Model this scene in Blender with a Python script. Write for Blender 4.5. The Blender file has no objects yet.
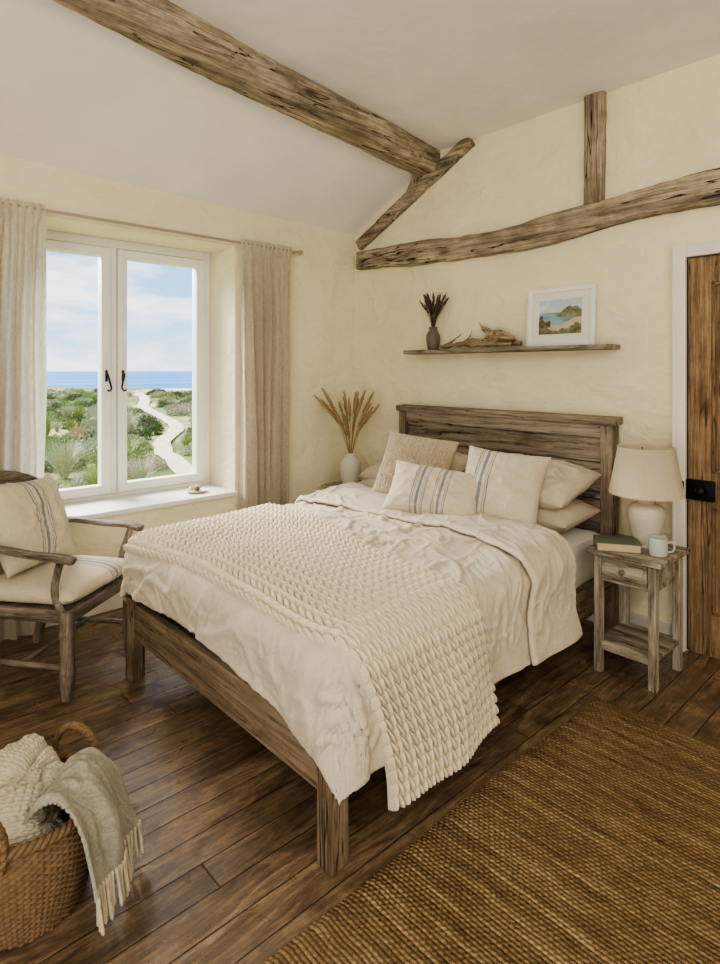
import bpy, bmesh, math, random
import numpy as np
from mathutils import Vector, Matrix
random.seed(7); rng=np.random.default_rng(7)
pi=math.pi
# ---------------------------------------------------------------- basics
def c(r,g,b):
    f=lambda v:(v/255/12.92 if v/255<=.04045 else ((v/255+.055)/1.055)**2.4)
    return (f(r),f(g),f(b),1.0)
PT=rng.permutation(256); RTAB=rng.uniform(-1,1,256)
def vn(x,y,z=0.):
    x,y,z=np.broadcast_arrays(np.asarray(x,float),np.asarray(y,float),np.asarray(z,float))
    xi=np.floor(x).astype(int); yi=np.floor(y).astype(int); zi=np.floor(z).astype(int)
    fx=x-xi; fy=y-yi; fz=z-zi
    u=fx*fx*(3-2*fx); v=fy*fy*(3-2*fy); w=fz*fz*(3-2*fz)
    h=lambda i,j,k:RTAB[PT[(PT[(PT[i&255]+j)&255]+k)&255]]
    def lx(j,k): return h(xi,yi+j,zi+k)*(1-u)+h(xi+1,yi+j,zi+k)*u
    a=lx(0,0)*(1-v)+lx(1,0)*v; b=lx(0,1)*(1-v)+lx(1,1)*v
    return a*(1-w)+b*w
def fbm(x,y,z=0.,o=4):
    s=0;a=1;
    for i in range(o):
        s=s+a*vn(x*2**i+17*i,y*2**i+5*i,np.asarray(z)*2**i+3*i); a*=.5
    return s
def ss(x,a,b):
    t=np.clip((np.asarray(x,float)-a)/(b-a),0,1); return t*t*(3-2*t)
# camera model constants (image 720x964)
F=598.; HC=1.5; CA=.677; SA=.736
def gp(px,py,z=0.):
    d=F*(HC-z)/(py-370.); l=(px-360)/F
    return d*(-SA+CA*l), d*(CA+SA*l)
# ---------------------------------------------------------------- node helpers
def nd(nt,typ,ins={},**at):
    n=nt.nodes.new(typ)
    for k,v in at.items(): setattr(n,k,v)
    for k,v in ins.items():
        s=n.inputs[k]
        if isinstance(v,bpy.types.NodeSocket): nt.links.new(v,s)
        else: s.default_value=v
    return n
def mth(nt,op,a,b=0.,cc=0.): return nd(nt,'ShaderNodeMath',{0:a,1:b,2:cc},operation=op).outputs[0]
def mixc(nt,f,a,b,bl='MIX'):
    return nd(nt,'ShaderNodeMix',{0:f,6:a,7:b},data_type='RGBA',blend_type=bl).outputs[2]
def ramp(nt,f,st):
    n=nd(nt,'ShaderNodeValToRGB',{0:f}); e=n.color_ramp.elements
    while len(e)<len(st): e.new(.5)
    for i,(p,col) in enumerate(st):
        e[i].position=p; e[i].color=col if len(col)==4 else (*col,1)
    return n.outputs[0]
def g(v): return (v,v,v,1)
def coord(nt,scale=(1,1,1),rnd=True,rot=(0,0,0)):
    v=nd(nt,'ShaderNodeTexCoord').outputs['Object']
    if rnd:
        r=nd(nt,'ShaderNodeObjectInfo').outputs['Random']
        r=mth(nt,'MULTIPLY',r,37.0)
        v=nd(nt,'ShaderNodeVectorMath',{0:v,1:r},operation='ADD').outputs[0]
    return nd(nt,'ShaderNodeMapping',{'Vector':v,'Scale':scale,'Rotation':rot}).outputs[0]
def noi(nt,v,s,d=4,r=.55,dist=0.): return nd(nt,'ShaderNodeTexNoise',{'Vector':v,'Scale':s,'Detail':d,'Roughness':r,'Distortion':dist}).outputs[0]
def bump(nt,h,st,dist,nrm=None):
    i={'Height':h,'Strength':st,'Distance':dist}
    if nrm is not None: i['Normal']=nrm
    return nd(nt,'ShaderNodeBump',i).outputs[0]
def newmat(name,rough=.7,spec=.5):
    m=bpy.data.materials.new(name); m.use_nodes=True; nt=m.node_tree; b=nt.nodes['Principled BSDF']
    b.inputs['Roughness'].default_value=rough; b.inputs['Specular IOR Level'].default_value=spec
    return m,nt,b
def setc(nt,b,k,s):
    if isinstance(s,bpy.types.NodeSocket): nt.links.new(s,b.inputs[k])
    else: b.inputs[k].default_value=s
def wood(name,dark,light,ax=0,rough=.65,sc=1.,crack=.6,bs=.5,worn=None,wa=.5):
    m,nt,b=newmat(name,rough,.25)
    s=[20.*sc]*3; s[ax]=1.6*sc
    v=coord(nt,tuple(s))
    n1=noi(nt,v,1.,8,.74,.35)
    s2=[120.*sc]*3; s2[ax]=4.*sc
    n2=noi(nt,coord(nt,tuple(s2)),1.,6,.7,.1)
    n3=noi(nt,coord(nt,(5.,5.,5.)),1.,6,.7)
    col=ramp(nt,n1,[(.32,dark),(.62,light)])
    col=mixc(nt,.85,col,ramp(nt,n2,[(.34,g(.46)),(.58,g(1.14))]),'MULTIPLY')
    col=mixc(nt,.7,col,ramp(nt,n3,[(.36,g(.58)),(.64,g(1.25))]),'MULTIPLY')
    s4=[16.*sc]*3; s4[ax]=.9*sc
    n4=noi(nt,coord(nt,tuple(s4)),1.,3,.55,.25)
    cr=mth(nt,'ABSOLUTE',mth(nt,'SUBTRACT',n4,.5))
    crm=ramp(nt,cr,[(.0,g(0.05)),(.005,g(.12)),(.012,g(1.))])
    br_=ramp(nt,noi(nt,coord(nt,(5,5,5)),1.,2,.5),[(.40,g(0)),(.5,g(1))])
    col=mixc(nt,mth(nt,'MULTIPLY',br_,crack),col,crm,'MULTIPLY')
    sk_=[5.*sc]*3; sk_[ax]=2.*sc
    vo=nd(nt,'ShaderNodeTexVoronoi',{'Vector':coord(nt,tuple(sk_)),'Scale':1.}).outputs['Distance']
    col=mixc(nt,.75,col,ramp(nt,vo,[(.05,g(.2)),(.13,g(1.))]),'MULTIPLY')
    if worn is not None:
        w=ramp(nt,noi(nt,coord(nt,tuple([x*.6 for x in s])),1.,8,.8,.3),[(.46,g(0)),(.58,g(1))])
        col=mixc(nt,mth(nt,'MULTIPLY',w,wa),col,worn)
    setc(nt,b,'Base Color',col)
    hh=mth(nt,'ADD',mth(nt,'MULTIPLY',n2,.8),mth(nt,'ADD',mth(nt,'MULTIPLY',crm,.4),mth(nt,'MULTIPLY',n1,.4)))
    setc(nt,b,'Normal',bump(nt,hh,bs,.010))
    return m
def fabric(name,col,col2=None,sc=250,bs=.25,rough=.95,trans=0.,stripes=None,sax=0,var=.12):
    m,nt,b=newmat(name,rough,.15)
    col2=col2 or tuple([x*.86 for x in col[:3]])+(1,)
    v=coord(nt,(1,1,1),False)
    wx=noi(nt,coord(nt,(sc,sc*.12,sc*.12),False),1.,2,.5)
    wz=noi(nt,coord(nt,(sc*.12,sc*.6,sc),False),1.,2,.5)
    w=mth(nt,'MULTIPLY',mth(nt,'ADD',wx,wz),.5)
    base=mixc(nt,ramp(nt,w,[(.35,g(0)),(.65,g(1))]),col,col2)
    if stripes:
        sep=nd(nt,'ShaderNodeSeparateXYZ',{0:nd(nt,'ShaderNodeTexCoord').outputs['Object']}).outputs[sax]
        tot=None
        for (cx,hw) in stripes:
            d=mth(nt,'ABSOLUTE',mth(nt,'SUBTRACT',sep,cx))
            k=mth(nt,'LESS_THAN',d,hw)
            tot=k if tot is None else mth(nt,'MAXIMUM',tot,k)
        base=mixc(nt,mth(nt,'MULTIPLY',tot,.8),base,c(104,116,134))
    big=noi(nt,v,4.,4,.6)
    base=mixc(nt,var,base,ramp(nt,big,[(.3,g(.5)),(.7,g(1.1))]),'MULTIPLY')
    setc(nt,b,'Base Color',base)
    setc(nt,b,'Normal',bump(nt,w,bs,.002))
    b.inputs['Sheen Weight'].default_value=.1
    if trans>0:
        out=nt.nodes['Material Output']
        tr=nd(nt,'ShaderNodeBsdfTranslucent',{'Color':base})
        mx=nd(nt,'ShaderNodeMixShader',{0:trans,1:b.outputs[0],2:tr.outputs[0]})
        nt.links.new(mx.outputs[0],out.inputs[0])
    return m
def plain(name,col,rough=.5,metal=0.,var=.1,sc=20,bs=.1,spec=.5):
    m,nt,b=newmat(name,rough,spec)
    n=noi(nt,coord(nt),sc,4,.6)
    setc(nt,b,'Base Color',mixc(nt,min(1.,var*3),col,ramp(nt,n,[(.3,g(.65)),(.7,g(1.1))]),'MULTIPLY'))
    b.inputs['Metallic'].default_value=metal
    if bs: setc(nt,b,'Normal',bump(nt,n,bs,.004))
    return m
def vcol(name,rough=.9):
    m,nt,b=newmat(name,rough,.2)
    a=nd(nt,'ShaderNodeAttribute',attribute_name='Col').outputs['Color']
    n=noi(nt,coord(nt,(1,1,1),False),60.,3,.6)
    setc(nt,b,'Base Color',mixc(nt,.3,a,ramp(nt,n,[(.3,g(.7)),(.7,g(1.1))]),'MULTIPLY'))
    return m
# ---------------------------------------------------------------- geometry helpers
def bx(x0,x1,y0,y1,z0,z1,bev=.004):
    bm=bmesh.new(); bmesh.ops.create_cube(bm,size=1)
    for v in bm.verts:
        v.co=Vector(((x0+x1)/2+v.co.x*(x1-x0),(y0+y1)/2+v.co.y*(y1-y0),(z0+z1)/2+v.co.z*(z1-z0)))
    if bev>0: bmesh.ops.bevel(bm,geom=bm.edges[:],offset=bev,segments=2,profile=.6,affect='EDGES')
    bm.verts.index_update()
    V=np.array([v.co[:] for v in bm.verts]); Fc=[[v.index for v in f.verts] for f in bm.faces]
    bm.free(); return V,Fc
def cat(l):
    V=[];Fc=[];o=0
    for v,f in l:
        V.append(np.asarray(v,float)); Fc+= [[i+o for i in q] for q in f]; o+=len(v)
    return np.concatenate(V),Fc
def grid(P,cu=False,cv=False):
    nu,nv=P.shape[:2]; V=P.reshape(-1,3); Fc=[]
    for i in range(nu if cu else nu-1):
        i2=(i+1)%nu
        for j in range(nv if cv else nv-1):
            j2=(j+1)%nv
            Fc.append([i*nv+j,i2*nv+j,i2*nv+j2,i*nv+j2])
    return V,Fc
def lathe(prof,n=48,cx=0,cy=0,z0=0):
    p=np.array(prof,float); a=np.linspace(0,2*pi,n,endpoint=False)
    P=np.zeros((len(p),n,3)); P[:,:,0]=cx+p[:,0:1]*np.cos(a); P[:,:,1]=cy+p[:,0:1]*np.sin(a); P[:,:,2]=z0+p[:,1:2]
    return grid(P,cv=True)
def spl(pts,n):
    pts=np.array(pts,float); k=len(pts); t=np.linspace(0,k-1,n); out=[]
    for tt in t:
        i=min(int(tt),k-2); f=tt-i
        p0=pts[max(i-1,0)];p1=pts[i];p2=pts[i+1];p3=pts[min(i+2,k-1)]
        out.append(.5*((2*p1)+(-p0+p2)*f+(2*p0-5*p1+4*p2-p3)*f*f+(-p0+3*p1-3*p2+p3)*f**3))
    return np.array(out)
def sweep(path,w,h=None,n=10,sup=2.,amp=0,fr=8,up=(0,0,1),seed=0.,closed=False):
    path=np.array(path,float); N=len(path); h=w if h is None else h
    w=np.broadcast_to(np.asarray(w,float),(N,)); h=np.broadcast_to(np.asarray(h,float),(N,))
    if closed: t=np.roll(path,-1,0)-np.roll(path,1,0)
    else: t=np.gradient(path,axis=0)
    t/=np.linalg.norm(t,axis=1,keepdims=True)+1e-9
    up=np.array(up,float); s=np.cross(t,up); ln=np.linalg.norm(s,axis=1,keepdims=True)
    alt=np.cross(t,np.array([1.,.02,0])); s=np.where(ln<.08,alt,s); s/=np.linalg.norm(s,axis=1,keepdims=True)
    u=np.cross(s,t)
    a=np.linspace(0,2*pi,n,endpoint=False)+(pi/n if sup>3 else 0)
    cx=np.sign(np.cos(a))*np.abs(np.cos(a))**(2/sup); sy=np.sign(np.sin(a))*np.abs(np.sin(a))**(2/sup)
    P=path[:,None,:]+s[:,None,:]*(cx[None,:,None]*w[:,None,None])+u[:,None,:]*(sy[None,:,None]*h[:,None,None])
    if amp:
        nz=fbm(P[:,:,0]*fr+seed,P[:,:,1]*fr,P[:,:,2]*fr,3)
        dirv=P-path[:,None,:]; dirv/=np.linalg.norm(dirv,axis=2,keepdims=True)+1e-9
        P=P+dirv*(nz*amp)[:,:,None]
    V,Fc=grid(P,cu=closed,cv=True)
    if not closed:
        V=np.concatenate([V,[path[0]],[path[-1]]]); a0=N*n; a1=a0+1
        for j in range(n):
            j2=(j+1)%n
            Fc.append([a0,j,j2]); Fc.append([a1,(N-1)*n+j2,(N-1)*n+j])
    return V,Fc
def line(a,b,n=12): return np.linspace(np.array(a,float),np.array(b,float),n)
COL=bpy.context.scene.collection
def tag(o,label=None,cat_=None,kind=None,group=None):
    if label: o['label']=label
    if cat_: o['category']=cat_
    if kind: o['kind']=kind
    if group: o['group']=group
    return o
def root(name,loc,label,cat_,rot=0,**k):
    o=bpy.data.objects.new(name,None); o.location=loc; o.rotation_euler=(0,0,rot); o.empty_display_size=.1
    COL.objects.link(o); tag(o,label,cat_,**k); return o
def mk(name,data,mat,parent=None,local=False,label=None,cat_=None,kind=None,group=None,smooth=True,ang=35,cols=None,origin=True,weld=False,M=None):
    V,Fc=data; V=np.array(V,float)
    if parent is not None and not local: V=V-np.array(parent.location)
    cen=np.zeros(3)
    if origin and M is None:
        lo=V.min(0);hi=V.max(0); cen=np.array([(lo[0]+hi[0])/2,(lo[1]+hi[1])/2,lo[2]])
    me=bpy.data.meshes.new(name); me.from_pydata((V-cen).tolist(),[],Fc); me.update()
    bm=bmesh.new(); bm.from_mesh(me)
    if weld: bmesh.ops.remove_doubles(bm,verts=bm.verts[:],dist=1e-5)
    bmesh.ops.recalc_face_normals(bm,faces=bm.faces[:]); bm.to_mesh(me); bm.free()
    if cols is not None:
        a=me.color_attributes.new('Col','FLOAT_COLOR','POINT')
        cc=np.ones((len(V),4)); cc[:,:3]=cols; a.data.foreach_set('color',cc.ravel())
    for p in me.polygons: p.use_smooth=smooth
    if smooth and ang: me.set_sharp_from_angle(angle=math.radians(ang))
    if mat: me.materials.append(mat)
    o=bpy.data.objects.new(name,me); o.location=cen
    if M is not None: o.matrix_world=M
    COL.objects.link(o)
    if parent is not None: o.parent=parent
    return tag(o,label,cat_,kind,group)
# ---------------------------------------------------------------- materials
def plaster(name,col,bs=.5):
    m,nt,b=newmat(name,.92,.15)
    v=coord(nt,(1,1,1),False)
    n1=noi(nt,v,2.4,4,.5,.5); n2=noi(nt,coord(nt,(6,6,10),False),1.,4,.5,.7); n3=noi(nt,v,70.,3,.6)
    col=mixc(nt,.32,col,ramp(nt,n1,[(.3,g(.80)),(.7,g(1.05))]),'MULTIPLY')
    setc(nt,b,'Base Color',col)
    h=mth(nt,'ADD',mth(nt,'MULTIPLY',n1,1.),mth(nt,'ADD',mth(nt,'MULTIPLY',n2,.4),mth(nt,'MULTIPLY',n3,.03)))
    setc(nt,b,'Normal',bump(nt,h,bs,.09))
    return m
M_wall=plaster('plaster_cream',c(240,231,200),.6)
M_ceil=plaster('plaster_ceiling',c(243,239,232),.12)
M_white=plain('painted_white_wood',c(236,232,222),.45,0,.03,8,.05)
M_white_w=plain('white_window_paint',c(236,236,230),.4,0,.02,8,.03)
M_rod=plain('rod_metal',c(176,164,146),.4,.3,.05,20,.05)
BD,BL=c(100,89,75),c(198,182,158)
M_beamY=wood('beam_wood_y',BD,BL,1,.9,.8,1.,1.)
M_beamX=wood('beam_wood_x',BD,BL,0,.9,.8,1.,1.)
M_beamZ=wood('beam_wood_z',c(98,87,73),c(188,172,148),2,.9,.8,1.,1.)
BB=(c(78,66,54),c(160,139,114))
M_bedX=wood('bed_wood_x',*BB,0,.62,1.,.9,.8,c(164,147,124),.4)
M_bedY=wood('bed_wood_y',*BB,1,.62,1.,.9,.8)
M_bedZ=wood('bed_wood_z',*BB,2,.62,1.,.9,.8)
HH=(c(84,75,64),c(166,149,128))
M_hbX=wood('headboard_wood_x',*HH,0,.8,1.,1.,.9,c(172,159,142),.55)
M_hbZ=wood('headboard_wood_z',*HH,2,.8,1.,1.,.9)
W1=(c(96,86,74),c(168,154,134))
M_nsX=wood('nightstand_wood_x',*W1,0,.8,1.2,.8,.8,c(210,201,182),.7)
M_nsZ=wood('nightstand_wood_z',*W1,2,.8,1.2,.8,.8,c(210,201,182),.65)
W2=(c(82,74,65),c(154,141,124))
M_chX=wood('chair_wood_x',*W2,0,.65,1.3,.7,.7); M_chY=wood('chair_wood_y',*W2,1,.65,1.3,.7,.7); M_chZ=wood('chair_wood_z',*W2,2,.65,1.3,.7,.7)
M_door=wood('door_wood',c(106,84,62),c(174,144,110),2,.75,.8,.7,.7)
M_drift=wood('driftwood_surface',c(116,97,76),c(192,170,142),0,.9,1.4,.6,.8)
M_shelf=wood('shelf_wood',c(112,103,90),c(184,171,152),0,.85,1.,.9,.9)
M_iron=plain('black_iron',c(26,25,26),.45,.7,.1,30,.15)
M_handle=plain('dark_blue_metal',c(36,44,62),.35,.6,.05,30,.05)
M_linen=fabric('linen_duvet',c(214,203,184),c(196,184,164),420,.35,trans=0,var=.2)
M_pill=fabric('linen_pillow',c(210,197,175),c(192,179,156),420,.35)
M_matt=fabric('mattress_ticking',c(230,225,215),c(220,214,204),300,.1)
M_curt=fabric('linen_curtain',c(236,229,217),c(210,201,186),200,.4,trans=.6)
M_cushknit=fabric('knit_cushion',c(204,190,166),c(186,171,146),300,.3)
M_knit=fabric('chunky_wool',c(228,217,193),c(210,198,173),200,.35)
S3=[(-.034,.0028),(-.024,.0016),(-.0,.0075),(.024,.0016),(.034,.0028)]
def S3o(o,k=1.): return [(x*k+o,w*k) for x,w in S3]
SB=(c(214,203,181),c(196,184,161))
M_str1=fabric('striped_linen',*SB,420,.35,stripes=S3o(-.085,1.2))
M_str2=fabric('striped_linen_lumbar',*SB,420,.35,stripes=S3o(-.06)+S3o(.06))
M_str3=fabric('striped_linen_chair',*SB,420,.35,stripes=S3o(-.01,1.3))
M_str4=fabric('striped_linen_seat',*SB,420,.35,stripes=S3o(.10,1.2))
M_cer=plain('cream_ceramic',c(212,203,184),.5,0,.16,6,.12)
M_cerw=plain('white_ceramic',c(222,217,204),.5,0,.06,12,.1)
M_mug=plain('grey_glaze',c(190,194,186),.35,0,.08,14,.05)
M_shade=fabric('lamp_shade_linen',c(230,218,194),c(218,205,179),380,.15,trans=.3,var=.03)
M_pampas=plain('dried_grass',c(168,146,112),.9,0,.2,30,.2,.1)
M_lav=plain('dried_lavender',c(92,80,72),.9,0,.2,60,.2,.1)
M_vase=plain('dark_stone',c(108,97,86),.6,0,.15,40,.3)
M_page=plain('paper',c(206,184,148),.9,0,.1,200,.1,.1)
M_green=plain('green_cover',c(92,104,88),.6,0,.08,30,.1)
M_wick=plain('wicker_cane',c(122,98,71),.8,0,.33,45,.4,.3)
M_throw=fabric('sage_throw',c(174,170,154),c(140,138,122),220,.5)
M_fringe=fabric('cream_fringe',c(214,202,178),c(198,185,158),300,.3)
M_shell=plain('shell_white',c(222,214,202),.5,0,.1,30,.1)
M_glass=bpy.data.materials.new('window_glass'); M_glass.use_nodes=True
nt=M_glass.node_tree; nt.nodes.remove(nt.nodes['Principled BSDF'])
tr=nd(nt,'ShaderNodeBsdfTransparent'); gl=nd(nt,'ShaderNodeBsdfGlossy',{'Roughness':.02})
mx=nd(nt,'ShaderNodeMixShader',{0:.03,1:tr.outputs[0],2:gl.outputs[0]}); nt.links.new(mx.outputs[0],nt.nodes['Material Output'].inputs[0])
# floor boards
def floormat():
    m,nt,b=newmat('floor_boards',.4,.6)
    o=nd(nt,'ShaderNodeTexCoord').outputs['Object']; s=nd(nt,'ShaderNodeSeparateXYZ',{0:o}); x,y=s.outputs[0],s.outputs[1]
    W=.112
    xs=mth(nt,'DIVIDE',mth(nt,'ADD',x,20.03),W); ix=mth(nt,'FLOOR',xs); fx=mth(nt,'FRACT',xs)
    r1=nd(nt,'ShaderNodeTexWhiteNoise',{'W':ix},noise_dimensions='1D').outputs['Value']
    ys=mth(nt,'DIVIDE',mth(nt,'ADD',y,mth(nt,'MULTIPLY',r1,7.3)),2.6); iy=mth(nt,'FLOOR',ys); fy=mth(nt,'FRACT',ys)
    r2=nd(nt,'ShaderNodeTexWhiteNoise',{'W':mth(nt,'ADD',mth(nt,'MULTIPLY',ix,13.7),mth(nt,'MULTIPLY',iy,3.1))},noise_dimensions='1D').outputs['Value']
    cv=nd(nt,'ShaderNodeCombineXYZ',{0:mth(nt,'ADD',mth(nt,'MULTIPLY',x,18.),mth(nt,'MULTIPLY',r2,50.)),1:mth(nt,'MULTIPLY',y,3.2),2:r2}).outputs[0]
    n1=noi(nt,cv,1.,9,.74,1.0)
    cv2=nd(nt,'ShaderNodeCombineXYZ',{0:mth(nt,'ADD',mth(nt,'MULTIPLY',x,130.),mth(nt,'MULTIPLY',r2,90.)),1:mth(nt,'MULTIPLY',y,8.),2:r2}).outputs[0]
    n2=noi(nt,cv2,1.,5,.65)
    n5=noi(nt,coord(nt,(1.,1.,1.),False),6.,8,.75,.5)
    col=ramp(nt,n1,[(.32,c(72,57,43)),(.5,c(118,96,74)),(.68,c(164,140,111))])
    col=mixc(nt,.6,col,ramp(nt,r2,[(0,g(.70)),(1,g(1.16))]),'MULTIPLY')
    col=mixc(nt,.75,col,ramp(nt,n2,[(.3,g(.45)),(.62,g(1.12))]),'MULTIPLY')
    col=mixc(nt,.8,col,ramp(nt,n5,[(.36,g(.5)),(.6,g(1.2))]),'MULTIPLY')
    kv=nd(nt,'ShaderNodeCombineXYZ',{0:mth(nt,'ADD',mth(nt,'MULTIPLY',x,8.),mth(nt,'MULTIPLY',r2,30.)),1:mth(nt,'MULTIPLY',y,3.0),2:0.}).outputs[0]
    vo=nd(nt,'ShaderNodeTexVoronoi',{'Vector':kv,'Scale':1.}).outputs['Distance']
    col=mixc(nt,.85,col,ramp(nt,vo,[(.05,g(.12)),(.13,g(1.))]),'MULTIPLY')
    gx=mth(nt,'MULTIPLY',mth(nt,'MINIMUM',fx,mth(nt,'SUBTRACT',1.,fx)),W)
    gy=mth(nt,'MULTIPLY',mth(nt,'MINIMUM',fy,mth(nt,'SUBTRACT',1.,fy)),2.6)
    gm=mth(nt,'MINIMUM',gx,gy); gap=ramp(nt,mth(nt,'MULTIPLY',gm,100.),[(.08,g(0.03)),(.30,g(1.))])
    col=mixc(nt,.92,col,gap,'MULTIPLY')
    setc(nt,b,'Base Color',col)
    setc(nt,b,'Roughness',ramp(nt,n5,[(.35,g(.46)),(.65,g(.24))]))
    h=mth(nt,'ADD',mth(nt,'MULTIPLY',gap,1.),mth(nt,'ADD',mth(nt,'MULTIPLY',n2,.14),mth(nt,'MULTIPLY',n1,.35)))
    setc(nt,b,'Normal',bump(nt,h,.5,.006))
    return m
M_floor=floormat()
def rugmat():
    m,nt,b=newmat('jute_weave',.95,.1)
    o=nd(nt,'ShaderNodeTexCoord').outputs['Object']; s=nd(nt,'ShaderNodeSeparateXYZ',{0:o}); x,y=s.outputs[0],s.outputs[1]
    Wd=.014
    wob=noi(nt,coord(nt,(8,8,8),False),1.,3,.5)
    yy=mth(nt,'ADD',y,mth(nt,'MULTIPLY',wob,.016))
    ys=mth(nt,'DIVIDE',mth(nt,'ADD',yy,10.),Wd); iy=mth(nt,'FLOOR',ys); fy=mth(nt,'FRACT',ys)
    r=nd(nt,'ShaderNodeTexWhiteNoise',{'W':iy},noise_dimensions='1D').outputs['Value']
    par=mth(nt,'MULTIPLY',mth(nt,'MODULO',iy,2.),pi)
    w2=noi(nt,coord(nt,(25,25,25),False),1.,2,.5)
    k=mth(nt,'ADD',mth(nt,'ADD',mth(nt,'MULTIPLY',x,pi/.010),par),mth(nt,'MULTIPLY',w2,5.))
    wv=mth(nt,'MULTIPLY_ADD',mth(nt,'SINE',k),.5,.5)
    row=mth(nt,'SINE',mth(nt,'MULTIPLY',fy,pi))
    h=mth(nt,'MULTIPLY',row,mth(nt,'MULTIPLY_ADD',wv,.65,.35))
    st=noi(nt,nd(nt,'ShaderNodeCombineXYZ',{0:mth(nt,'MULTIPLY',x,3.5),1:mth(nt,'MULTIPLY',iy,.6),2:r}).outputs[0],1.,5,.75)
    col=ramp(nt,st,[(.32,c(110,88,62)),(.5,c(150,124,91)),(.68,c(192,166,128))])
    col=mixc(nt,.45,col,ramp(nt,r,[(0,g(.74)),(1,g(1.12))]),'MULTIPLY')
    fib=noi(nt,coord(nt,(260,260,260),False),1.,2,.6)
    col=mixc(nt,.7,col,ramp(nt,fib,[(.3,g(.5)),(.7,g(1.25))]),'MULTIPLY')
    col=mixc(nt,.75,col,ramp(nt,h,[(.08,g(.38)),(.6,g(1.08))]),'MULTIPLY')
    setc(nt,b,'Base Color',col); setc(nt,b,'Normal',bump(nt,h,1.,.008))
    return m
M_rug=rugmat()
# ---------------------------------------------------------------- room shell
XW=-3.81; YW=3.45; XE=1.9; YS=-2.1
WY0,WY1,WZ0,WZ1=.81,2.27,.60,2.40
def S(name,data,mat,label,**k): return mk(name,data,mat,label=label,cat_=k.pop('cat_','room'),kind='structure',origin=False,smooth=k.pop('smooth',False),**k)
S('floor',bx(XW-.1,XE,YS,YW+.15,-.08,0,0),M_floor,'worn brown wooden floorboards',cat_='floor')
S('wall_left',cat([bx(XW-.5,XW,YS,WY0,-.1,2.8,0),bx(XW-.5,XW,WY1,YW+.15,-.1,2.8,0),bx(XW-.5,XW,WY0,WY1,-.1,WZ0,0),bx(XW-.5,XW,WY0,WY1,WZ1,2.8,0)]),M_wall,'thick cream plaster wall with the window',cat_='wall')
DX0,DX1,DZ=-1.17,-.34,2.10
S('wall_back',cat([bx(XW,DX0,YW,YW+.15,-.1,3.4,0),bx(DX1,XE,YW,YW+.15,-.1,3.4,0),bx(DX0,DX1,YW,YW+.15,DZ,3.4,0)]),M_wall,'cream plaster gable wall behind the headboard',cat_='wall')
S('wall_right',bx(XE,XE+.1,YS,YW+.15,-.1,3.7,0),M_wall,'plain cream plaster wall',cat_='wall')
S('wall_front',bx(XW-.3,XE+.1,YS-.1,YS,-.1,3.7,0),M_wall,'plain cream plaster wall',cat_='wall')
def cz(y): return 3.13+.055*(YW-y)
def crx(y): return -2.88+.08*(YW-y)
ys=np.linspace(YW+.12,YS-.05,14); P=[]
for y in ys:
    zl=2.645+.02*(YW-y)
    row=[]
    for t in np.linspace(0,1,10):
        xx=(XW-.05)+t*(crx(y)-(XW-.05)); row.append((xx,y,zl-.02+t*(cz(y)-zl+.02)))
    for t in np.linspace(0,1,6)[1:]: row.append((crx(y)+t*(XE+.1-crx(y)),y,cz(y)))
    P.append(row)
P=np.array(P); Pt=P.copy(); Pt[:,:,2]+=.12
S('ceiling',cat([grid(P),grid(Pt)]),M_ceil,'off-white plaster ceiling sloping down to the window wall',cat_='ceiling',smooth=True,ang=8)
S('baseboard_back',bx(XW+.03,DX0-.06,YW-.018,YW,0,.13),M_white,'cream painted baseboard',cat_='baseboard')
S('baseboard_left',bx(XW,XW+.018,YS,YW-.02,0,.13),M_white,'cream painted baseboard',cat_='baseboard')
# window
fx0,fx1=-4.26,-4.18
w=root('window_1',(-4.22,1.54,.63),'white painted double casement window with dark handles','window',kind='structure')
mk('window_frame',cat([bx(fx0,fx1,WY0,WY0+.05,WZ0,WZ1),bx(fx0,fx1,WY1-.05,WY1,WZ0,WZ1),bx(fx0,fx1,WY0+.05,WY1-.05,WZ1-.06,WZ1),bx(fx0,fx1,WY0+.05,WY1-.05,WZ0,WZ0+.05),bx(fx0,fx1,1.52,1.56,WZ0+.05,WZ1-.06)]),M_white_w,w)
for (a,b_) in ((WY0+.055,1.515),(1.565,WY1-.055)):
    z0,z1=WZ0+.055,WZ1-.065; t=.062; xa,xb=fx0+.02,fx1+.018
    cs=mk('casement',cat([bx(xa,xb,a,a+t,z0,z1,.006),bx(xa,xb,b_-t,b_,z0,z1,.006),bx(xa,xb,a+t-.002,b_-t+.002,z0,z0+t,.006),bx(xa,xb,a+t-.002,b_-t+.002,z1-t,z1,.006)]),M_white_w,w)
    mk('window_pane',bx(-4.224,-4.218,a+t,b_-t,z0+t,z1-t,0),M_glass,w,smooth=False)
    hy=(b_-t/2) if a<1 else (a+t/2); sg=1 if a<1 else -1
    hp=[bx(xb-.002,xb+.006,hy-.008,hy+.008,1.42,1.50,.003),
        sweep(spl([(xb+.004,hy,1.47),(xb+.025,hy,1.472),(xb+.032,hy+.004*sg,1.45),(xb+.034,hy+.014*sg,1.41),(xb+.038,hy+.020*sg,1.375),(xb+.044,hy+.006*sg,1.358),(xb+.046,hy-.010*sg,1.366)],28),np.linspace(.0075,.0055,28),n=10)]
    mk('window_handle',cat(hp),M_handle,w,label='dark blue-black window handle')
S('trim_1',bx(-4.18,XW+.045,WY0,WY1,WZ0-.005,WZ0+.028,.008),M_white,'white painted deep window sill',cat_='window sill',smooth=True)
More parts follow.
